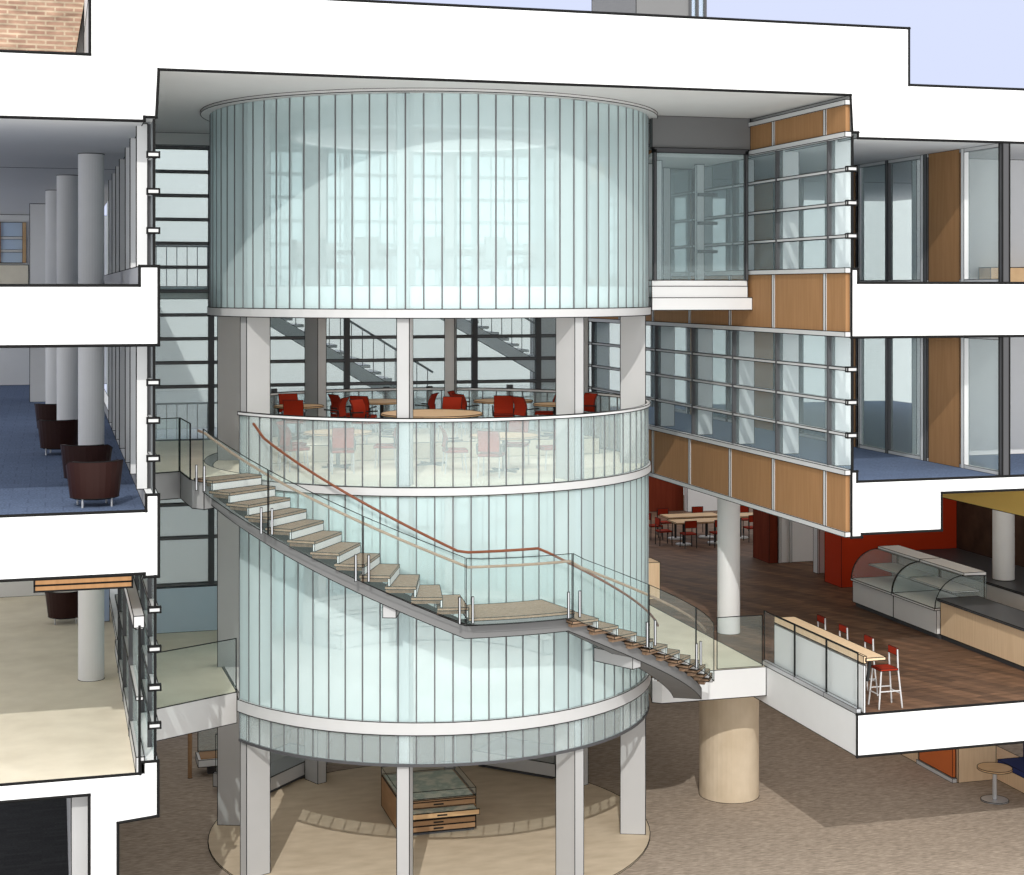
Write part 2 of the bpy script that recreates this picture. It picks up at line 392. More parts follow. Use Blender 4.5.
t = MB(); t.arc(4.88, 6.1, U0 + US * 11 + .4, LA - .1, ZM - .12, ZM - .051, 8); t.build('landing_edge', ['dgrey'], st, .007)
for k in range(11):                                        # lower flight
    a = LA + LS * k; z = ZM - LR * (k + 1)
    t = MB(); t.arc(4.88, 6.1, a - .4, a + LS + .5, z - .05, z, 3); tr = t.build('tread', ['tread'], st, .007)
    t = MB(); t.arc(4.88, 6.1, a + LS + .1, a + LS + .45, z - .185, z - .051, 1); t.build('riser', ['wht'], tr, .007)
    t = MB(); t.arc(5.0, 6.0, a, a + LS, z - .13, z - .052, 2); t.build('tread_box', ['tread'], tr, 0)
# box girder under the treads (helical)
def helix_box(b, r0, r1, pts, h):
    v = []
    for a, z in pts:
        for r, zz in ((r0, z - h), (r1, z - h), (r1, z), (r0, z)): v.append(pol(r, a, zz))
    f = []; n = len(pts) - 1
    for i in range(n):
        for k in range(4): f.append((4 * i + k, 4 * i + 4 + k, 4 * i + 4 + (k + 1) % 4, 4 * i + (k + 1) % 4))
    f += [(3, 2, 1, 0), (4 * n, 4 * n + 1, 4 * n + 2, 4 * n + 3)]
    b.add(v, f)
pts = []
for i in range(17): a = -60.5 + (53.5) * i / 16; pts.append((a, ZT - .20 - (ZT - ZM) * (i / 16)))
for i in range(1, 5): pts.append((-7 + (LA + 7) * i / 4, ZM - .20))
for i in range(1, 15): pts.append((LA + 49 * i / 14, ZM - .20 - (ZM - 3.55) * i / 14))
pts = [(a, z + .02) for a, z in pts]
b = MB(); helix_box(b, 5.3, 5.88, pts, .23); b.build('girder', ['dgrey'], st, .007)
for a, z in ((-20.5, 6.05), (30, 4.72)):
    b = MB(); b.arc(4.80, 5.8, a - 1.2, a + 1.2, z - .28, z - .02, 1); b.build('bracket', ['colm'], st, .007)

def stair_z(a):
    if a <= U0 - US: return ZT
    if a < -7: return ZT - UR / US * (a - (U0 - US))
    if a < LA: return ZM
    return max(L1, ZM - LR / LS * (a - LA) - .05)
def along(r, a0, a1, dz, n):
    return [pol(r, a0 + (a1 - a0) * i / n, stair_z(a0 + (a1 - a0) * i / n) + dz) for i in range(n + 1)]
ro = MB(); ro.tube([pol(5.98, -61, 9.03)] + along(5.98, -59, 60, .90, 50), .026, 8)
tag(ro.build('handrail', ['rail2'], None, 0), 'pale wooden handrail following the outer glass guard of the stair', 'handrail')
ri = MB(); ri.tube([pol(4.96, -57, 9.13)] + along(4.96, -53.5, 62, 1.0, 50), .026, 8)
tag(ri.build('handrail', ['rail'], None, 0), 'red-brown wooden handrail along the drum side of the stair', 'handrail')
gg = empty('stair_glass_guard', pol(6.05, 0, L1), 'clear glass guard panels on the outer edge of the curved stair', 'glass guard')
joints = [-57.5, -42, -24.5, -7.2, 12.0, 29.5, 46.5, 61.5]
def helix_wall(r0, r1, a0, a1, lo, hi, n):
    b = MB(); v = []
    for i in range(n + 1):
        a = a0 + (a1 - a0) * i / n; z = stair_z(a)
        for r, zz in ((r0, z + lo), (r1, z + lo), (r1, z + hi), (r0, z + hi)): v.append(pol(r, a, zz))
    f = []
    for i in range(n):
        for k in range(4): f.append((4 * i + k, 4 * i + 4 + k, 4 * i + 4 + (k + 1) % 4, 4 * i + (k + 1) % 4))
    f += [(3, 2, 1, 0), (4 * n, 4 * n + 1, 4 * n + 2, 4 * n + 3)]
    return b.add(v, f)
for i in range(len(joints) - 1):
    a0, a1 = joints[i] + .12, joints[i + 1] - .12
    helix_wall(6.135, 6.15, a0, a1, -.12, 1.07, 8).build('glass_panel', ['grail'], gg, .0055)
for a in joints[:-1]:
    z = stair_z(a)
    for d in (-1.1, 1.1):
        b = MB(); b.bar(pol(6.2, a + d, z - .1), pol(6.2, a + d, z + .38), .035, .02); b.build('post', ['steel'], gg, .006)

# guards at the two decks
def flat_guard(name, label, pts, z, h, mat='grail', ink=.0085, posts=False):
    root = empty(name, (*pts[0], z), label, 'glass guard')
    for p, q in zip(pts, pts[1:]):
        b = MB(); p3, q3 = Vector((*p, z + h / 2)), Vector((*q, z + h / 2)); d = (q3 - p3).normalized()
        b.bar(p3 + d * .015, q3 - d * .015, .015, h); b.build('glass_panel', [mat], root, ink)
    return root
flat_guard('landing_glass_guard', 'clear glass guard on the landing at the stair head', [(1.86, 32.28), (2.43, 32.5), (2.52, 31.05)], 8.10, 1.07)
flat_guard('bridge_glass_guard', 'clear glass guard of the bridge beside the tan lobby window wall', [(1.90, 32.16), (3.62, 33.08)], L1, 1.1)
flat_guard('deck_glass_guard', 'square glass guard panel at the foot of the curved stair', [(13.85, 32.18), (14.95, 32.18)], L1, 1.12)
g = flat_guard('cafe_glass_guard', 'long clear glass guard in front of the cafe bar counter', [(15.04, 32.32), (15.04, 30.8), (15.04, 29.36), (15.04, 28.03)], L1, 1.18, 'gclear')
for y0, y1 in ((28.03, 29.4), (29.4, 30.75), (30.75, 32.3)):
    b = MB(); b.box(15.0, 15.1, y0, y1, L1, L1 + .10); b.build('base_channel', ['steel'], g, .006)

# ------------------------------------------------------------------ window walls along X = const
def win_wall(name, label, X, y0, y1, z0, z1, bars, mulls, mat, fin=None, finside=1, mw=.05, slope=0.0, cutbars=False):
    root = empty(name, (X, y0, z0), label, 'window wall', None, 'structure')
    edges = [y0] + [m for m in mulls if y0 < m < y1] + [y1]
    for a, c in zip(edges, edges[1:]):
        b = MB(); b.box(X - .006, X + .006, a + .02, c - .02, z0, z1); b.build('pane', [mat], root, 0)
    for m in mulls:
        b = MB(); b.box(X - .08, X + .08, m - mw / 2, m + mw / 2, z0, z1); b.build('mullion', ['frame'], root, 0)
        if fin:
            b = MB(); xa, xb = sorted((X + finside * .06, X + finside * (.06 + fin))); b.box(xa, xb, m - .05, m + .05, z0, z1); b.build('fin', ['wht'], root, .007)
    for zz in bars:
        b = MB(); b.box(X - .06, X + .06, y0, y1, zz - .03, zz + .03); b.build('transom', ['alu'], root, INK)
        if cutbars:
            b = MB(); b.box(X - .11, X + .09, y0 - .02, y0 + .06, zz - .042, zz + .042); b.build('transom_end', ['alu'], root, .016)
    b = MB(); b.box(X - .022, X + .022, y0 - .01, y0 + .03, z0, z1); b.build('cut_edge', ['ink'], root, 0)
    return root
RM = [28.89, 31.26, 33.53, 35.93, 38.39, 40.9, 43.4]
win_wall('window_1', 'long glazed wall of the upper corridor in the timber wing', 14.90, 28.0, 47.5, 12.13, 14.72, [14.07, 13.41, 12.77], RM[:], 'gwin', .38, 1, cutbars=True)
win_wall('window_2', 'long glazed wall of the blue carpeted corridor in the timber wing', 14.90, 28.0, 47.5, 8.22, 10.8, [10.18, 9.54, 8.90], RM[:], 'gwin', .38, 1, cutbars=True)
def wood_band(name, label, z0, z1, y0=28.0, y1=47.5):
    root = empty(name, (14.8, y0, z0), label, 'wall', None, 'structure')
    ed = [y0] + RM + [y1]
    for a, c in zip(ed, ed[1:]):
        b = MB(); b.box(14.78, 14.87, a + .05, c - .05, z0 + .05, z1 - .05); b.build('timber_panel', ['wpan'], root, 0)
    for m in RM:
        b = MB(); b.box(14.755, 14.87, m - .05, m + .05, z0, z1); b.build('post', ['alu'], root, .007)
    for zz in (z0, z1):
        b = MB(); b.box(14.74, 14.88, y0, y1, zz - .05, zz + .05); b.build('rail', ['alu'], root, .0075)
    return root
wood_band('wall_timber', 'timber panel band at the ceiling above the upper corridor glazing', 14.74, 15.36)
wood_band('wall_timber', 'timber panel band between the upper and the blue carpeted corridor glazing', 10.86, 12.10)
wood_band('wall_timber', 'lowest timber panel band above the plank floored cafe', 6.98, 8.18)
# left wing window walls
LM = [28.9, 31.3, 33.4, 36.4, 38.6, 41.0, 43.5]
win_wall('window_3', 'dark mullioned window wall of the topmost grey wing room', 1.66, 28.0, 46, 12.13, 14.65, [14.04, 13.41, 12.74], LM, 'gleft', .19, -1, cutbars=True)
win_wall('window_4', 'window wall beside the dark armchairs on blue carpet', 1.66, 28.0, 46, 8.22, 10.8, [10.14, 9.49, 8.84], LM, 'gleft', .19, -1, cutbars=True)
win_wall('window_5', 'window wall beside the sunlit tan lobby', 1.68, 28.0, 44, 3.66, 6.85, [6.25, 5.58, 4.92, 4.27], LM[:6], 'gpart', None, 1, cutbars=True)
r5 = win_wall('window_6', 'inner glazed screen along the edge of the tan lobby', 1.42, 28.0, 37.5, 3.47, 6.0, [5.96, 4.75], [30.4, 33.0, 35.5], 'gpart')
b = MB(); b.box(1.36, 1.50, 28.0, 37.5, 3.47, 3.75); b.build('bottom_rail', ['alu'], r5, INK)
b = MB(); b.box(1.32, 1.50, 27.99, 37.5, 5.96, 6.16); b.build('top_rail', ['alu'], r5, INK)

# back window wall
BY = 39.25
def back_win(name, label, x0, x1, z0, z1, bars, mulls, mat='grear'):
    root = empty(name, (x0, BY, z0), label, 'window wall', None, 'structure')
    ed = [x0] + [m for m in mulls if x0 < m < x1] + [x1]
    for a, c in zip(ed, ed[1:]):
        b = MB(); b.box(a + .03, c - .03, BY - .006, BY + .006, z0, z1); b.build('pane', [mat], root, 0)
    for m in mulls:
        b = MB(); b.box(m - .07, m + .07, BY - .07, BY + .07, z0, z1); b.build('mullion', ['frame'], root, 0)
    for zz in bars:
        b = MB(); b.box(x0, x1, BY - .06, BY + .06, zz - .035, zz + .035); b.build('transom', ['mull'], root, .006)
    return root
zb = [15.14 - .575 * i for i in range(11)]
back_win('window_7', 'tall rear window wall with grey bars seen behind the drum', 1.74, 13.2, 9.3, 15.2, zb, [2.2, 3.68, 7.0, 10.27, 11.95, 13.15])
back_win('window_8', 'low rear glass panels behind the cafe, under the tall window', 1.74, 13.2, 8.03, 9.3, [8.08], [3.68, 5.2, 6.3, 7.0, 8.0, 9.1, 10.27, 11.2, 11.95, 13.15], 'gring')
back_win('window_9', 'rear window below the landing plate, above the blue-grey wall', 1.74, 13.2, 4.58, 7.5, [7.3, 6.55, 5.75, 4.62], [2.2, 3.68, 7.0, 10.27, 13.15])
b = MB(); b.box(1.74, 13.2, BY - .05, BY + .1, L1, 4.56)
struct(b.build('wall_rear', ['bluew']), 'blue-grey wall under the rear window on the first level', 'wall')
b = MB(); b.box(1.74, 14.88, BY - .05, BY + .2, 15.2, 15.5)
struct(b.build('wall_rear', ['ceil']), 'grey wall strip above the tall rear window', 'wall')
b = MB(); b.box(1.74, 13.25, BY + .1, 41.0, 11.5, 11.8)
struct(b.build('floor', ['wht']), 'upper floor strip behind the tall rear window', 'floor')
b = MB(); b.box(1.74, 13.25, BY + .1, 44.2, 7.55, 7.95)
struct(b.build('floor', ['wht']), 'second level floor strip behind the rear glass', 'floor')
b = MB(); b.box(1.9, 40, 60.2, 60.6, 0, 17.1)  # added wall, gives the rear windows a bright outlook
struct(b.build('wall_back', ['court'], None, 0), 'pale wall added across the court as a bright backdrop to the rear windows', 'wall')
b = MB(); b.box(13.2, 14.88, 43.8, 44.1, L1, 15.5)
struct(b.build('wall_return', ['grey']), 'grey return wall where the rear window meets the timber wing', 'wall')
# back stair behind the glass
bs = empty('back_stair', (7, 41.2, 7.95), 'white straight stair with balustrade behind the rear window', 'stair')
def flight(x0, z0, x1, z1, y, n):
    b = MB(); b.bar((x0, y, z0 - .25), (x1, y, z1 - .25), .08, .32); b.build('stringer', ['wht'], bs, .007)
    for i in range(n):
        f = (i + .5) / n; x, z = x0 + (x1 - x0) * f, z0 + (z1 - z0) * f
        b = MB(); b.box(x - .2, x + .2, y, y + 1.3, z - .06, z); b.build('tread', ['wht'], bs, .006)
    b = MB(); b.tube([(x0, y, z0 + .95), (x1, y, z1 + .95)], .03, 8); b.build('handrail', ['mull'], bs, 0)
    for i in range(n):
        f = (i + .5) / n; x, z = x0 + (x1 - x0) * f, z0 + (z1 - z0) * f
        b = MB(); b.tube([(x, y, z), (x, y, z + .95)], .012, 6); b.build('baluster', ['mull'], bs, 0)
flight(4.4, 11.8, 9.6, 8.6, 41.0, 18)
flight(13.0, 9.8, 9.8, 11.6, 42.8, 11)
bl = empty('balustrade', (2.0, 40.4, 11.8), 'thin grey balustrade behind the tall rear window at the upper floor', 'balustrade')
b = MB(); b.tube([(1.9, 40.4, 12.8), (4.2, 40.4, 12.8)], .025); b.build('top_rail', ['mull'], bl, 0)
for i in range(10):
    b = MB(); b.tube([(1.95 + i * .25, 40.4, 11.8), (1.95 + i * .25, 40.4, 12.8)], .012, 6); b.build('baluster', ['mull'], bl, 0)
bl2 = empty('balustrade', (2.0, 40.4, 7.95), 'thin grey balustrade behind the rear window at landing height', 'balustrade')
b = MB(); b.tube([(1.9, 40.4, 8.9), (13, 40.4, 8.9)], .025); b.build('top_rail', ['mull'], bl2, 0)
for i in range(44):
    b = MB(); b.tube([(1.95 + i * .25, 40.4, 7.95), (1.95 + i * .25, 40.4, 8.9)], .012, 6); b.build('baluster', ['mull'], bl2, 0)

# bridge room at the third level
br = empty('bridge_room', (13.6, 32.4, 11.28), 'white glazed box room bridging from the drum to the timber wing', 'bridge')
BX0, BX1 = 12.49, 14.70
def bpoly(b, y, z0, z1, dx=0):
    a0 = math.degrees(math.acos((CY - y) / 4.8))
    p = [(BX1 + dx, y), (BX1 + dx, 35.6)] + ring_pts(4.8, a0, 110, 10)[::-1]
    b.prism(p, z0, z1)
b = MB(); bpoly(b, 32.36, 11.28, 11.55, .08); b.build('lower_beam', ['wht'], br, INK)
b = MB(); bpoly(b, 32.42, 11.55, 11.8); b.build('floor_beam', ['wht'], br, INK)
b = MB(); bpoly(b, 32.44, 11.8, 11.93); b.build('sill', ['wht'], br, INK)
for x in (BX0 + .03, BX1 - .03):
    b = MB(); b.box(x - .03, x + .03, 32.40, 32.50, 11.93, 14.76); b.build('frame_post', ['frame'], br, .006)
b = MB(); b.box(BX0, BX1, 32.40, 32.52, 14.70, 14.80); b.build('frame_head', ['frame'], br, .006)
b = MB(); b.box(BX0 + .08, BX1 - .08, 32.455, 32.467, 11.95, 14.7); b.build('front_pane', ['gwin'], br, 0)
for x, y in ((12.95, 33.4), (13.15, 34.3), (13.5, 35.0), (13.95, 35.4), (14.3, 34.2)):
    b = MB(); b.box(x - .09, x + .09, y - .06, y + .06, 11.85, 14.6); b.build('post', ['wht'], br, .007)
for z in (12.6, 13.25, 13.9):
    b = MB(); b.box(14.2, 14.66, 34.0, 34.06, z - .03, z + .03); b.build('cross_bar', ['mull'], br, .006)
b = MB(); b.box(13.0, 14.6, 35.5, 35.6, 11.93, 14.6); b.build('back_pane', ['gpart'], br, .007)
b = MB(); bpoly(b, 32.6, 14.62, 14.70); b.build('soffit', ['ceil'], br, 0)
b = MB(); b.box(12.47, 14.78, 32.46, 32.6, 14.80, 15.5)
struct(b.build('wall_bulkhead', ['dgrey']), 'dark grey bulkhead wall above the glazed bridge room', 'wall')

# ------------------------------------------------------------------ right wing rooms
def partition(name, label, z0, z1):
    root = empty(name, (18.3, 28, z0), label, 'glazed partition', None, 'structure')
    b = MB(); b.box(18.22, 18.38, 28.0, 28.12, z0, z1); b.build('end_frame', ['frame'], root, .02)
    y = 28.12
    for k in range(4):
        o = 4.5 * k
        for a, c in ((28.2, 29.35), (31.15, 32.55), (32.75, 34.0)):
            if k and a < 29: pass
            b = MB(); b.box(18.29, 18.31, a + o, c + o, z0 + .06, z1 - .06); b.build('pane', ['gpart'], root, 0)
        b = MB(); b.box(18.24, 18.36, 29.62 + o, 30.84 + o, z0, z1); b.build('timber_panel', ['wpan'], root, .007)
        for c in (29.5, 30.98, 31.12, 32.66, 34.05):
            b = MB(); b.box(18.24, 18.36, c + o - .06, c + o + .06, z0, z1); b.build('frame_post', ['wht' if c in (29.5, 31.12) else 'mull'], root, .006)
    for zz in (z0 + .04, z1 - .04):
        b = MB(); b.box(18.25, 18.35, 28.1, 46, zz - .04, zz + .04); b.build('frame_rail', ['alu'], root, .006)
partition('wall_glass', 'glazed office partition with timber panels on the upper corridor', 11.86, 14.67)
partition('wall_glass', 'glazed office partition with timber panels beside the blue corridor carpet', 8.0, 10.80)
for z0, z1, w in ((11.86, 14.67, 'upper'), (8.0, 10.80, 'blue carpeted')):
    b = MB(); b.box(18.45, 25, 31.7, 31.9, z0, z1)
    struct(b.build('wall_office', ['wht'], None, INK), 'plain back wall of the %s office next to the picture edge' % w, 'wall')
b = MB(); b.box(20.0, 21.4, 31.2, 31.66, 11.86, 12.22)
tag(b.build('low_cabinet', ['wtab']), 'low cabinet against the upper office back wall', 'cabinet')

# cafe level
b = MB(); b.box(20.95, 24.6, 40.0, 41.0, L1, 6.98)
struct(b.build('wall_red', ['redw']), 'bright red cafe wall behind the curved display cases', 'wall')
b = MB(); b.box(24.55, 24.8, 28, 40, L1, 7.7)
struct(b.build('wall_brown', ['brown']), 'dark brown wall behind the cafe back counter', 'wall')
b = MB(); b.box(20.72, 21.0, 44.15, 45.3, L1, 6.98)
tag(b.build('wall_panel', ['maroon']), 'dark maroon panel block standing before the white closets', 'panel')
b = MB(); b.box(21.05, 22.9, 44.15, 44.35, L1, 6.98)
b.box(21.02, 21.08, 44.10, 44.40, L1, 6.98); b.box(21.38, 21.44, 44.10, 44.38, L1, 6.98)
tag(b.build('closet', ['wht']), 'white closet front beside the maroon panel block', 'closet')
b = MB(); b.box(21.35, 22.9, 42.2, 42.4, L1, 6.98); b.box(21.32, 21.38, 42.16, 42.44, L1, 6.98)
tag(b.build('closet', ['wht']), 'white closet front next to the red wall corner', 'closet')
b = MB(); b.box(19.3, 22.6, 55.6, 56, L1, 6.98)
struct(b.build('wall_maroon', ['maroon']), 'maroon timber wall behind the red cafe dining chairs', 'wall')
b = MB(); b.box(22.6, 24.6, 55.2, 55.5, L1, 6.98)
struct(b.build('wall_end', ['wht']), 'white wall strip beside the maroon timber wall', 'wall')
b = MB(); b.box(15.2, 19.3, 56.0, 56.3, L1, 4.9)
struct(b.build('wall_low', ['pale']), 'pale low wall at the far end of the cafe floor', 'wall')
b = MB(); b.box(15.2, 19.3, 56.1, 56.2, 4.9, 6.98); b.box(18.3, 18.5, 55.9, 56.05, 3.5, 6.98)
struct(b.build('window_10', ['gwin']), 'far window beside the maroon cafe wall', 'window')
b = MB(); b.box(14.99, 27, 59.7, 60, 0, 7)
struct(b.build('wall_back', ['pale'], None, 0), 'pale back wall closing the far end of the cafe', 'wall')
b = MB(); b.cyl(15.62, 35.55, L1, 6.98, .27, 28)
tag(b.build('round_column', ['wht']), 'white round column standing between the plank floor and the tan deck', 'column')
b = MB(); b.cyl(15.1, 34.35, 0, 2.66, .69, 40)
tag(b.build('round_column', ['stone']), 'thick tan stone column under the cafe deck', 'column')
b = MB(); b.cyl(23.0, 35.3, 4.44, 7.72, .27, 28)
tag(b.build('round_column', ['wht']), 'white round column rising from the cafe back counter', 'column')

b = MB(); b.box(21.0, 21.2, 28.0, 39.98, 6.62, 7.72)
struct(b.build('wall_bulkhead', ['yel']), 'ochre bulkhead hanging above the cafe service counter', 'wall')
# display cases
def display_case(y0, y1, label):
    root = empty('display_case', (20.6, (y0 + y1) / 2, L1), label, 'display case', 'curved glass display cases')
    b = MB(); b.box(20.02, 21.35, y0, y1, L1 + .12, L1 + .68); b.build('base_cabinet', ['wht'], root, .0075)
    b = MB(); b.box(20.10, 21.35, y0, y1, L1, L1 + .12); b.build('kickplate', ['frame'], root, 0)
    b = MB(); b.box(19.96, 21.35, y0, y1, L1 + .68, L1 + .73); b.build('deck', ['wht'], root, .0075)
    b = MB(); b.box(20.45, 21.2, y0 + .05, y1 - .05, L1 + 1.06, L1 + 1.09); b.build('shelf', ['wht'], root, .006)
    b = MB(); b.box(20.75, 21.35, y0, y1, L1 + 1.45, L1 + 1.53); b.build('top_shelf', ['wht'], root, .0075)
    b = MB(); b.box(21.30, 21.35, y0, y1, L1 + .73, L1 + 1.45); b.build('rear_door', ['gpart'], root, .006)
    arcp = [(20.75 - .77 * math.sin(R(t)), L1 + .73 + .74 * math.cos(R(t))) for t in range(0, 91, 10)]
    b = MB(); v = []
    for x, z in arcp: v += [(x, y0, z), (x, y1, z), (x - .012, y1, z + .004), (x - .012, y0, z + .004)]
    f = []
    for i in range(len(arcp) - 1):
        for k in range(4): f.append((4 * i + k, 4 * i + (k + 1) % 4, 4 * i + 4 + (k + 1) % 4, 4 * i + 4 + k))
    n = 4 * (len(arcp) - 1); f += [(3, 2, 1, 0), (n, n + 1, n + 2, n + 3)]
    b.add(v, f); b.build('curved_pane', ['gcase'], root, .0075)
    for y in (y0, y1 - .02):
        poly = [(21.3, L1 + .73), (21.3, L1 + 1.45)] + arcp
        b = MB(); b.ext_y(poly[::-1], y, y + .02, [0] * (len(poly) + 2)); b.build('end_pane', ['gcase'], root, .0075)
display_case(33.49, 35.5, 'curved glass display case adjoining the birch counter')
display_case(35.52, 37.6, 'curved glass display case nearer the red wall')
cn = empty('service_counter', (20.6, 30, L1), 'birch-fronted cafe service counter with dark worktop', 'counter')
b = MB(); b.box(20.10, 21.0, 28.0, 33.45, L1 + .12, L1 + .92); b.build('front', ['birch'], cn, .0075)
b = MB(); b.box(20.16, 21.0, 28.0, 33.45, L1, L1 + .12); b.build('kickplate', ['frame'], cn, 0)
b = MB(); b.box(20.02, 21.1, 28.0, 33.46, L1 + .92, L1 + .97); b.build('worktop', ['dtop'], cn, .0075)
bc = empty('back_counter', (22.9, 33, L1), 'long back counter with dark worktop below the brown wall', 'counter')
b = MB(); b.box(22.45, 24.5, 28.0, 39.9, L1, L1 + .90); b.build('body', ['wht'], bc, .0075)
b = MB(); b.box(22.4, 24.52, 28.0, 39.9, L1 + .90, L1 + .95); b.build('worktop', ['dtop'], bc, .0075)
# bar counter by the guard
ba = empty('bar_counter', (15.5, 30, L1), 'birch bar counter running behind the cafe glass guard', 'bar counter')
b = MB(); b.box(15.18, 15.62, 28.0, 32.0, 4.50, 4.56); b.build('counter_top', ['birch'], ba, .0085)
b = MB(); b.box(15.14, 15.18, 28.0, 32.0, L1 + .02, 4.42); b.build('knee_panel', ['wht'], ba, .006)
b = MB(); b.box(15.14, 15.20, 28.0, 32.0, 4.46, 4.60); b.build('upstand', ['birch'], ba, .0085)
for y in (28.05, 30.0, 31.9):
    b = MB(); b.bar((15.3, y, 4.48), (15.25, y, 4.1), .05, .05); b.build('bracket', ['blackm'], ba, 0)

# ------------------------------------------------------------------ furniture prototypes
def slant(b, p, q, w=.03): b.bar(p, q, w, w)
def stool():
    t = empty('bar_stool', (0, 0, 0), '', 'bar stool')
    b = MB(); b.box(-.19, .19, -.19, .19, .74, .78); b.build('seat', ['red'], t, .005)
    b = MB(); b.box(.17, .20, -.17, .17, 1.03, 1.17); b.build('backrest', ['red'], t, .005)
    for sx in (-1, 1):
        for sy in (-1, 1):
            b = MB()
            if sx > 0: b.tube([(.27, sy * .21, 0), (.20, sy * .17, .75), (.185, sy * .17, 1.15)], .016, 6)
            else: b.tube([(-.24, sy * .21, 0), (-.17, sy * .17, .75)], .016, 6)
            b.build('leg', ['alu'], t, 0)
    for p, q in (((-.22, -.2, .28), (-.22, .2, .28)), ((.245, -.2, .28), (.245, .2, .28)), ((-.22, -.2, .34), (.24, -.2, .34)), ((-.22, .2, .34), (.24, .2, .34))):
        b = MB(); b.tube([p, q], .013, 6); b.build('footrest', ['alu'], t, 0)
    return t
P0 = stool(); U = [False]
for y, lab in ((28.42, 'nearest the cut floor edge'), (29.4, 'second from the cut floor edge'), (30.5, 'third from the cut floor edge'), (31.5, 'farthest from the cut floor edge')):
    place(P0, U, (15.83, y, L1), 0, 'red metal bar stool at the bar counter, ' + lab, 'bar stools at the counter')

def cafe_chair():
    t = empty('dining_chair', (0, 0, 0), '', 'chair')
    b = MB(); b.box(-.21, .21, -.21, .21, .43, .47); b.build('seat', ['red'], t, .005)
    b = MB(); b.box(.19, .22, -.20, .20, .66, .88); b.build('backrest', ['red'], t, .005)
    for sx in (-1, 1):
        for sy in (-1, 1):
            b = MB(); b.tube([(sx * .21, sy * .2, 0), (sx * .2, sy * .19, .45)] + ([(.2, sy * .19, .86)] if sx > 0 else []), .016, 6); b.build('leg', ['blackm'], t, 0)
    return t
P1 = cafe_chair(); U1 = [False]
def long_table(x, y, label):
    t = empty('dining_table', (x, y, L1), label, 'table', 'cafe dining tables')
    b = MB(); b.box(x - .95, x + .95, y - .42, y + .42, L1 + .72, L1 + .76); b.build('tabletop', ['wtab'], t, .007)
    for dx in (-.55, .55):
        b = MB(); b.cyl(x + dx, y, L1 + .03, L1 + .72, .04, 10); b.build('pedestal', ['blackm'], t, 0)
        b = MB(); b.cyl(x + dx, y, L1, L1 + .03, .26, 18); b.build('base', ['wht'], t, .005)
long_table(20.15, 48.2, 'pale rectangular dining table nearest the white column on the plank floor')
long_table(20.35, 49.4, 'pale rectangular dining table in the second row before the maroon wall')
long_table(22.5, 49.0, 'pale rectangular dining table showing past the far side of the white column')
cs = [(18.95, 48.3, PI, 'at the end of the first table'), (19.5, 47.55, -PI / 2, 'in front of the first table, toward the drum'), (20.5, 47.5, -PI / 2, 'in front of the first table, by the column'),
      (19.7, 50.1, PI / 2, 'behind the second table, toward the drum'), (21.0, 50.2, PI / 2, 'behind the second table, by the column'), (19.1, 49.5, PI, 'at the end of the second table'),
      (22.0, 48.2, -PI / 2, 'just past the white column at the third table'), (22.6, 50.0, PI / 2, 'behind the third table')]
for x, y, rz, lab in cs:
    place(P1, U1, (x, y, L1), rz, 'red dining chair ' + lab, 'dining chairs around the cafe tables')
place(P1, U1, (15.5, 41.6, L1), PI / 2, 'lone red chair behind the birch cabinet by the drum', 'dining chairs around the cafe tables')
b = MB(); b.box(14.5, 15.55, 39.9, 40.6, L1, L1 + .98)
tag(b.build('birch_cabinet', ['birch']), 'pale birch cabinet at the drum edge on the plank floor', 'cabinet')

# armchairs
def armchair():
    t = empty('tub_armchair', (0, 0, 0), '', 'armchair')
    b = MB(); v = []; n = 18
    for i in range(n + 1):
        a = R(-125 + 250 * i / n); hz = .80 if abs(a) < R(70) else .80 - .16 * (abs(a) - R(70)) / R(55)
        for r, z in ((.36, .16), (.42, .16), (.49, hz), (.40, hz)): v.append((r * math.sin(a), r * math.cos(a) * .95, z))
    f = []
    for i in range(n):
        for k in range(4): f.append((4 * i + k, 4 * i + 4 + k, 4 * i + 4 + (k + 1) % 4, 4 * i + (k + 1) % 4))
    f += [(3, 2, 1, 0), (4 * n, 4 * n + 1, 4 * n + 2, 4 * n + 3)]
    b.add(v, f); b.build('shell', ['leather'], t, .006)
    b = MB(); b.cyl(0, -.02, .14, .44, .37, 20); b.build('seat_cushion', ['leather'], t, .006)
    for sx in (-1, 1):
        for sy in (-1, 1):
            b = MB(); b.cyl(sx * .25, sy * .25, 0, .15, .018, 8); b.build('leg', ['steel'], t, 0)
    return t
PA = armchair(); UA = [False]
place(PA, UA, (.70, 28.95, 7.95), PI + .15, 'dark brown tub armchair on blue carpet, nearest the cut slab edge', 'tub armchairs')
place(PA, UA, (.62, 32.0, 7.95), PI - .3, 'dark brown tub armchair on blue carpet, second from the cut slab edge', 'tub armchairs')
place(PA, UA, (.14, 38.2, 7.95), PI - .2, 'dark brown tub armchair on blue carpet, third, half hidden by the round column', 'tub armchairs')
place(PA, UA, (.02, 43.6, 7.95), PI - .2, 'dark brown tub armchair on blue carpet, farthest of the row', 'tub armchairs')
place(PA, UA, (.30, 41.2, L1), PI, 'dark brown tub armchair on the tan lobby floor beside a round column', 'tub armchairs')

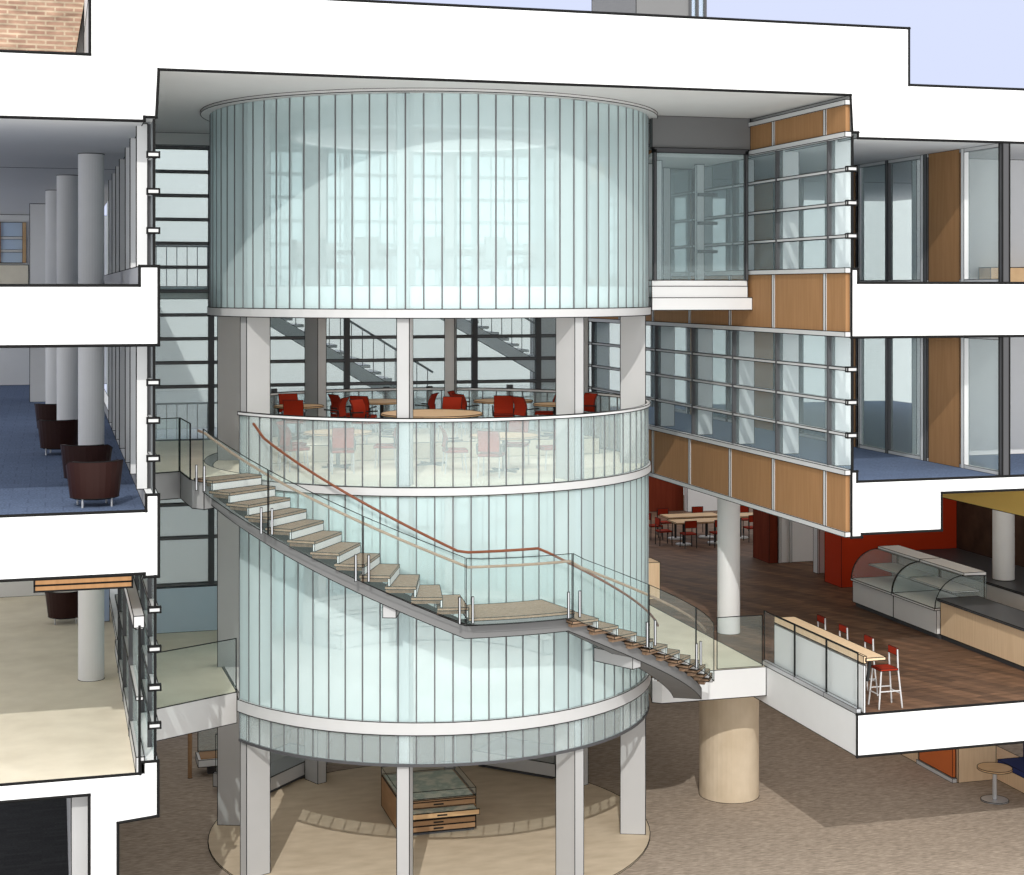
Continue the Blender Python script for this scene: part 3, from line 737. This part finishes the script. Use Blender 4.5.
# left wing columns
for z0, z1, w in ((11.80, 14.60, 'topmost grey room'), (7.95, 10.77, 'blue carpeted room'), (3.47, 6.86, 'tan lobby')):
    for i, (x, y, r) in enumerate(((.78, 35.1, .27), (.36, 41.9, .27), (.06, 48.4, .27))):
        if z0 < 4 and i: continue
        b = MB(); b.cyl(x, y, z0, z1, r, 28)
        tag(b.build('round_column', ['wht']), 'grey round column in the %s, %s' % (w, ('nearest the cut edge', 'second in the row', 'third in the row')[i]), 'column', 'round columns of the grey wing')
    if z0 > 4:
        b = MB(); b.box(-.75, .10, 56, 57.2, z0, z1)
        tag(b.build('pier', ['wht']), 'broad pier at the far end of the %s' % w, 'pier')
    b = MB(); b.box(XL, 2.2, 64.5, 64.8, z0, z1) if z0 > 11 else b.box(XL, 2.2, 66, 66.3, z0, z1) if z0 > 5 else b.box(XL, 1.35, 45, 45.3, z0, z1)
    struct(b.build('wall_far', ['wht']), 'far wall of the %s' % w, 'wall')
w = empty('window_11', (-2.5, 64.4, 12.7), 'small blue window in the far wall of the topmost grey room', 'window', None, 'structure')
b = MB(); b.box(-4, -1.05, 64.40, 64.46, 12.75, 14.3); b.build('pane', ['paleb'], w, INK)
for x in (-4, -3.0, -2.0, -1.06):
    b = MB(); b.box(x - .07, x + .07, 64.3, 64.42, 12.75, 14.3); b.build('mullion', ['wtab'], w, .006)
for z in (13.2, 13.7):
    b = MB(); b.box(-4, -1.05, 64.34, 64.42, z - .05, z + .05); b.build('transom', ['alu'], w, .006)
b = MB(); b.box(-4.5, -.9, 63.6, 64.3, 11.8, 12.65)
tag(b.build('low_cabinet', ['tan']), 'long low tan cabinet under the small far window', 'cabinet')
b = MB(); b.box(-.3, 1.30, 28.0, 30.5, 6.66, 6.76); b.box(-.3, 1.30, 28.0, 30.5, 6.76, 6.86)
tag(b.build('ceiling_beam', ['wpan'], None, .016), 'timber ceiling bulkhead over the tan lobby at the cut edge', 'beam')
dr = empty('door_1', (1.1, 42, L1), 'blue door leaf at the far end of the tan lobby', 'door', None, 'structure')
b = MB(); b.box(.95, 1.35, 41.0, 41.08, L1, 6.0); b.build('leaf', ['door'], dr, .007)
b = MB(); b.box(.80, .95, 40.98, 41.1, L1, 6.86); b.build('jamb', ['wht'], dr, .007)

# drum cafe furniture
def round_table(x, y, z, r, label, h=.74):
    t = empty('round_table', (x, y, z), label, 'table', 'round tables in the drum cafe')
    b = MB(); b.cyl(x, y, z + h - .035, z + h, r, 32); b.build('tabletop', ['wtab'], t, .007)
    b = MB(); b.cyl(x, y, z + .03, z + h - .035, .045, 10); b.build('pedestal', ['blackm'], t, 0)
    for k in range(4):
        b = MB(); a = k * PI / 2 + .4; b.bar((x, y, z + .025), (x + .38 * math.cos(a), y + .38 * math.sin(a), z + .025), .05, .04); b.build('foot', ['blackm'], t, 0)
round_table(5.35, 36.15, 8.36, .56, 'round maple table beside the column at the landing side of the cafe')
round_table(7.45, 37.1, 8.36, .72, 'round maple table at the rear of the cafe near the back stair')
round_table(7.75, 33.2, 8.0, 1.08, 'largest round maple table in the centre of the cafe', 1.10)
round_table(10.25, 36.5, 8.36, .70, 'round maple table at the rear of the cafe toward the timber wing')
round_table(11.1, 35.1, 8.36, .5, 'round maple table by the sunlit column in the cafe')
round_table(5.75, 33.3, 8.0, .72, 'round maple table behind the milky guard glass toward the stair head')
round_table(8.9, 31.6, 8.0, .72, 'round maple table behind the milky guard glass at the drum front')
def task_chair():
    t = empty('red_chair', (0, 0, 0), '', 'chair')
    b = MB(); b.box(-.23, .23, -.22, .22, .42, .48); b.build('seat', ['red'], t, .005)
    b = MB(); n = 8; v = []
    for i in range(n + 1):
        z = .52 + .42 * i / n; x = .22 + .05 * math.sin(PI * i / n) * -1 + .06 * (i / n) ** 2
        for dx, y in ((0, -.22), (.03, -.22), (.03, .22), (0, .22)): v.append((x + dx, y, z))
    f = []
    for i in range(n):
        for k in range(4): f.append((4 * i + k, 4 * i + (k + 1) % 4, 4 * i + 4 + (k + 1) % 4, 4 * i + 4 + k))
    f += [(3, 2, 1, 0), (4 * n, 4 * n + 1, 4 * n + 2, 4 * n + 3)]
    b.add(v, f); b.build('backrest', ['red'], t, .005)
    for sy in (-1, 1):
        b = MB(); b.tube([(.2, sy * .24, .46), (.22, sy * .25, .66), (-.12, sy * .25, .68)], .018, 6); b.build('armrest', ['blackm'], t, 0)
        b = MB(); b.tube([(-.2, sy * .22, 0), (-.17, sy * .21, .43)], .015, 6); b.build('leg', ['steel'], t, 0)
        b = MB(); b.tube([(.24, sy * .22, 0), (.2, sy * .21, .43)], .015, 6); b.build('leg', ['steel'], t, 0)
    return t
PC = task_chair(); UC = [False]
def seat_round(tx, ty, tz, r, angs, where):
    for i, a in enumerate(angs):
        x, y = tx + r * math.cos(R(a)), ty + r * math.sin(R(a))
        place(PC, UC, (x, y, tz), R(a), 'red chair %s %s' % (('on the near side of', 'on the far side of', 'on the drum-wall side of', 'on the inner side of')[i], where), 'red chairs in the drum cafe')
seat_round(5.35, 36.15, 8.36, .82, (255, 95, 330), 'the table beside the landing side column')
seat_round(7.45, 37.1, 8.36, 1.02, (235, 200, 330), 'the rear table near the back stair')
seat_round(10.25, 36.5, 8.36, 1.0, (255, 150, 340, 200), 'the rear table toward the timber wing')
seat_round(7.75, 33.4, 8.36, 1.75, (130, 62), 'the largest centre table')
seat_round(11.1, 35.1, 8.36, .78, (200, 20), 'the table by the sunlit column')
seat_round(5.75, 33.3, 8.0, 1.02, (265, 150, 200, 340), 'the table behind the guard toward the stair head')
seat_round(8.9, 31.6, 8.0, 1.02, (240, 60, 175, 5), 'the table behind the guard at the drum front')

# upper meeting room
mt = empty('meeting_table', (CX, CY, 11.8), 'large ring-shaped meeting table dimly seen in the upper drum', 'table')
b = MB(); b.arc(1.15, 2.15, 0, 360, 12.50, 12.55, 48, closed=True); b.build('tabletop', ['mesh'], mt, .006)
for k in range(8):
    b = MB(); x, y = pol(1.65, k * 45 + 20); b.cyl(x, y, 11.8, 12.5, .035, 8); b.build('leg', ['steel'], mt, 0)
def conf_chair():
    t = empty('meeting_chair', (0, 0, 0), '', 'chair')
    b = MB(); b.box(-.24, .24, -.24, .24, .42, .48); b.build('seat', ['mesh'], t, .005)
    b = MB(); b.box(.21, .25, -.25, .25, .50, .98); b.build('backrest', ['mesh'], t, .005)
    for sx in (-1, 1):
        for sy in (-1, 1):
            b = MB(); b.tube([(sx * .23, sy * .22, 0), (sx * .2, sy * .2, .43)], .014, 6); b.build('leg', ['steel'], t, 0)
    for sy in (-1, 1):
        b = MB(); b.tube([(.2, sy * .25, .66), (-.14, sy * .25, .66), (-.16, sy * .25, .45)], .014, 6); b.build('armrest', ['blackm'], t, 0)
    return t
PM = conf_chair(); UM = [False]
for k in range(14):
    a = -173 + k * 360 / 14 + 6
    x, y = pol(2.75, a)
    side = 'front' if abs(a) < 90 else 'rear'
    place(PM, UM, (x, y, 11.8), R(a - 90), 'grey meeting chair along the %s of the ring-shaped upper table' % side, 'meeting chairs at the upper ring table, ' + side)

# lower drum tiered seating
for i in range(3):
    b = MB(); b.arc(2.75 + .43 * i, 3.15 + .43 * i, 100, 215, 3.5, 3.5 + .32 * (i + 1), 36)
    tag(b.build('tiered_bench', ['wht']), 'curved white tiered bench inside the lower drum, %s step' % ('lowest', 'middle', 'highest')[i], 'bench', 'tiered benches in the lower drum')

# ------------------------------------------------------------------ ground level things
mc = empty('map_cabinet', (8.0, 34.4, .03), 'wooden map cabinet with glass top and one drawer pulled out', 'cabinet')
x0, x1, y0, y1, z0 = 7.12, 8.80, 33.5, 35.5, .03
b = MB(); b.box(x0, x1, y0, y1, z0 + .06, z0 + .74); b.build('body', ['cab'], mc, .008)
b = MB(); b.box(x0 + .04, x1 - .04, y0 + .03, y1 - .03, z0, z0 + .06); b.build('plinth', ['frame'], mc, 0)
dz = .128
for k in range(5):
    zz = z0 + .08 + dz * k; out = .34 if k == 3 else 0
    b = MB(); b.box(x0 + .02, x1 - .02 + (.0), y0 - .03 - out, y0 - out, zz, zz + dz - .018); d = b.build('drawer', ['cabl' if k == 3 else 'cab'], mc, .007)
    b = MB(); b.box((x0 + x1) / 2 - .11, (x0 + x1) / 2 + .11, y0 - .045 - out, y0 - .03 - out, zz + .04, zz + .07); b.build('handle', ['blackm'], d, 0)
    if out:
        b = MB(); b.box(x0 + .05, x1 - .05, y0 - out, y0, zz + .02, zz + dz - .03); b.build('map_sheet', ['paper'], d, .006)
b = MB(); b.box(x0 + .05, x1 - .05, y0 + .05, y1 - .05, z0 + .74, z0 + .755); b.build('map_display', ['paper'], mc, 0)
b = MB(); b.box(x0, x1, y0, y1, z0 + .77, z0 + .93); b.build('glass_top', ['gcase'], mc, .008)
def plinth(pts, label, h=.42):
    t = empty('exhibit_plinth', (*pts[0], .03), label, 'plinth')
    b = MB(); b.prism(pts, .11, h); b.build('base', ['grey'], t, .008)
    c = Vector((sum(p[0] for p in pts) / len(pts), sum(p[1] for p in pts) / len(pts)))
    ins = [tuple(c + (Vector(p) - c) * .96) for p in pts]
    b = MB(); b.prism([tuple(c + (Vector(p) - c) * .9) for p in pts], .03, .11); b.build('kickplate', ['frame'], t, 0)
    b = MB(); b.prism(ins, h, h + .9); b.build('glass_cover', ['gcase'], t, .008)
plinth([(4.6, 36.9), (6.45, 38.9), (5.7, 39.9), (3.6, 37.9)], 'long grey exhibit plinth under a glass cover, toward the bridge')
plinth([(9.9, 38.0), (11.5, 36.35), (12.5, 37.3), (10.9, 39.0)], 'grey exhibit plinth under a glass cover, behind the map cabinet')
b = MB(); b.cyl(3.16, 39.06, 0, 2.85, .05, 10)
tag(b.build('post', ['cab']), 'thin brown post standing under the bridge', 'post')
dk = empty('display_stand', (3.7, 39.3, 0), 'small white display stand with brown top beside the shaded column', 'display stand')
b = MB(); b.box(3.35, 4.1, 39.0, 39.7, .25, .42); b.build('tray', ['wht'], dk, .008)
b = MB(); b.box(3.42, 4.05, 39.06, 39.65, .42, .45); b.build('top', ['cab'], dk, 0)
b = MB(); b.box(3.6, 3.9, 39.25, 39.5, 0, .25); b.build('foot', ['frame'], dk, 0)
b = MB(); b.box(3.40, 4.05, 39.62, 39.68, .45, 1.7); b.build('back_panel', ['gpart'], dk, .008)

rt = empty('bistro_table', (20.78, 32.25, 0), 'round maple table on a steel pedestal under the cafe slab', 'table')
b = MB(); b.cyl(20.78, 32.25, .72, .76, .39, 32); b.build('tabletop', ['wtab'], rt, .008)
b = MB(); b.cyl(20.78, 32.25, .03, .72, .05, 12); b.build('pedestal', ['steel'], rt, .006)
b = MB(); b.cyl(20.78, 32.25, 0, .03, .31, 28); b.build('base', ['steel'], rt, .007)
bw = empty('banquette', (22, 33.5, 0), 'navy banquette bench on a birch base at the corner under the cafe slab', 'bench')
b = MB(); b.box(20.68, 21.7, 33.62, 36.5, 0, 2.6); b.build('birch_end', ['birch'], bw, .008)
b = MB(); b.box(21.72, 22.6, 28.5, 36.5, 0, .36); b.build('birch_base', ['birch'], bw, .008)
b = MB(); b.box(21.70, 22.4, 28.5, 33.55, .37, .50); b.build('seat_cushion', ['navy'], bw, .008)
b = MB(); b.box(22.4, 22.65, 28.5, 33.55, .50, 1.3); b.build('back_cushion', ['navy'], bw, .008)
op = empty('wall_orange', (20.62, 34.5, 0), 'orange panel set in the birch wall on the ground level', 'wall', None, 'structure')
b = MB(); b.box(20.56, 20.64, 33.68, 35.2, .12, 2.6); b.build('orange_panel', ['orange'], op, .008)
b = MB(); b.box(20.54, 20.66, 33.65, 35.3, 0, .10); b.build('base_strip', ['alu'], op, .006)
b = MB(); b.box(20.56, 20.65, 35.25, 44, 0, 2.6); b.build('birch_panel', ['birch'], op, .008)

# roof lantern
rl = empty('roof_lantern', (13, 34, 16.85), 'glazed lantern block standing on the roof', 'roof lantern')
b = MB(); b.box(12.3, 13.55, 33.0, 36, 16.85, 18.6); b.build('grey_wall', ['dgrey'], rl, INK)
b = MB(); b.box(13.55, 13.95, 33.0, 33.02, 16.85, 18.6); b.build('pane', ['gwin'], rl, 0)
for x in (13.57, 13.74, 13.93):
    b = MB(); b.box(x - .03, x + .03, 32.97, 33.06, 16.85, 18.6); b.build('mullion', ['frame'], rl, 0)

# ------------------------------------------------------------------ camera, light, view
F_PX = 1600.0
yaw = math.atan2(459, F_PX)
cam = bpy.data.cameras.new('camera'); co = bpy.data.objects.new('camera', cam); COL.objects.link(co)
cam.sensor_fit = 'HORIZONTAL'; cam.sensor_width = 36; cam.lens = 36 * F_PX / 1024
cam.shift_y = (289 - 437.5) / 1024; cam.clip_end = 300
co.location = (0, 0, 11.74); co.rotation_euler = (PI / 2, 0, -yaw)
sc.camera = co
sun = bpy.data.lights.new('sun', 'SUN'); sun.energy = 2.9; sun.angle = R(.3); sun.color = (1.0, .97, .92)
so = bpy.data.objects.new('sun', sun); COL.objects.link(so)
el, az = R(34.5), R(18)
d = Vector((math.sin(az) * math.cos(el), math.cos(az) * math.cos(el), -math.sin(el)))
so.rotation_euler = d.to_track_quat('-Z', 'Y').to_euler(); so.location = (-10, -5, 40)

def fill_light(x, y, z, sx, sy, watts, shape='RECTANGLE'):  # added area lights that lift the dark interiors; no fixtures exist there
    l = bpy.data.lights.new('fill_light', 'AREA'); l.shape = shape; l.size = sx; l.size_y = sy; l.energy = watts; l.color = (1, .99, .97)
    o_ = bpy.data.objects.new('fill_light', l); COL.objects.link(o_); o_.location = (x, y, z)
fill_light(CX, CY, 15.41, 3.4, 3.4, 300, 'ELLIPSE')
fill_light(CX, CY, 11.20, 6.4, 6.4, 140, 'ELLIPSE')
fill_light(CX, CY, 7.76, 6.4, 6.4, 240, 'ELLIPSE')
fill_light(18.2, 40.0, 6.85, 4.6, 20, 80)
fill_light(22.8, 34.0, 7.6, 2.4, 10, 90)
fill_light(16.6, 37.5, 10.7, 2.6, 17, 110)
fill_light(18.0, 36.0, 2.6, 5.0, 13, 120)
fill_light(3.6, 38.5, 2.75, 3.0, 8, 60)
fill_light(-1.6, 40.0, 10.7, 5.0, 20, 160)
wd = bpy.data.worlds.new('sky'); sc.world = wd; wd.use_nodes = True
N, K = wd.node_tree.nodes, wd.node_tree.links; N.clear()
o = N.new('ShaderNodeOutputWorld'); bg = N.new('ShaderNodeBackground'); tc = N.new('ShaderNodeTexCoord'); sp = N.new('ShaderNodeSeparateXYZ')
mr = N.new('ShaderNodeMapRange'); mr.inputs[1].default_value = -.2; mr.inputs[2].default_value = .6
mx = N.new('ShaderNodeMixRGB'); mx.inputs['Color1'].default_value = (2.3, 2.3, 2.28, 1); mx.inputs['Color2'].default_value = (1.09, 1.19, 1.54, 1)
K.new(tc.outputs['Generated'], sp.inputs[0]); K.new(sp.outputs['Y'], mr.inputs[0]); K.new(mr.outputs[0], mx.inputs['Fac'])
K.new(mx.outputs[0], bg.inputs[0]); bg.inputs[1].default_value = 1.0; K.new(bg.outputs[0], o.inputs[0])

sc.view_settings.view_transform = 'Standard'; sc.view_settings.look = 'None'
sc.view_settings.exposure = -0.62; sc.view_settings.gamma = 1.0; sc.view_settings.use_curve_mapping = False
sc.cycles.max_bounces = 12; sc.cycles.diffuse_bounces = 6; sc.cycles.transparent_max_bounces = 48
sc.cycles.use_denoising = True
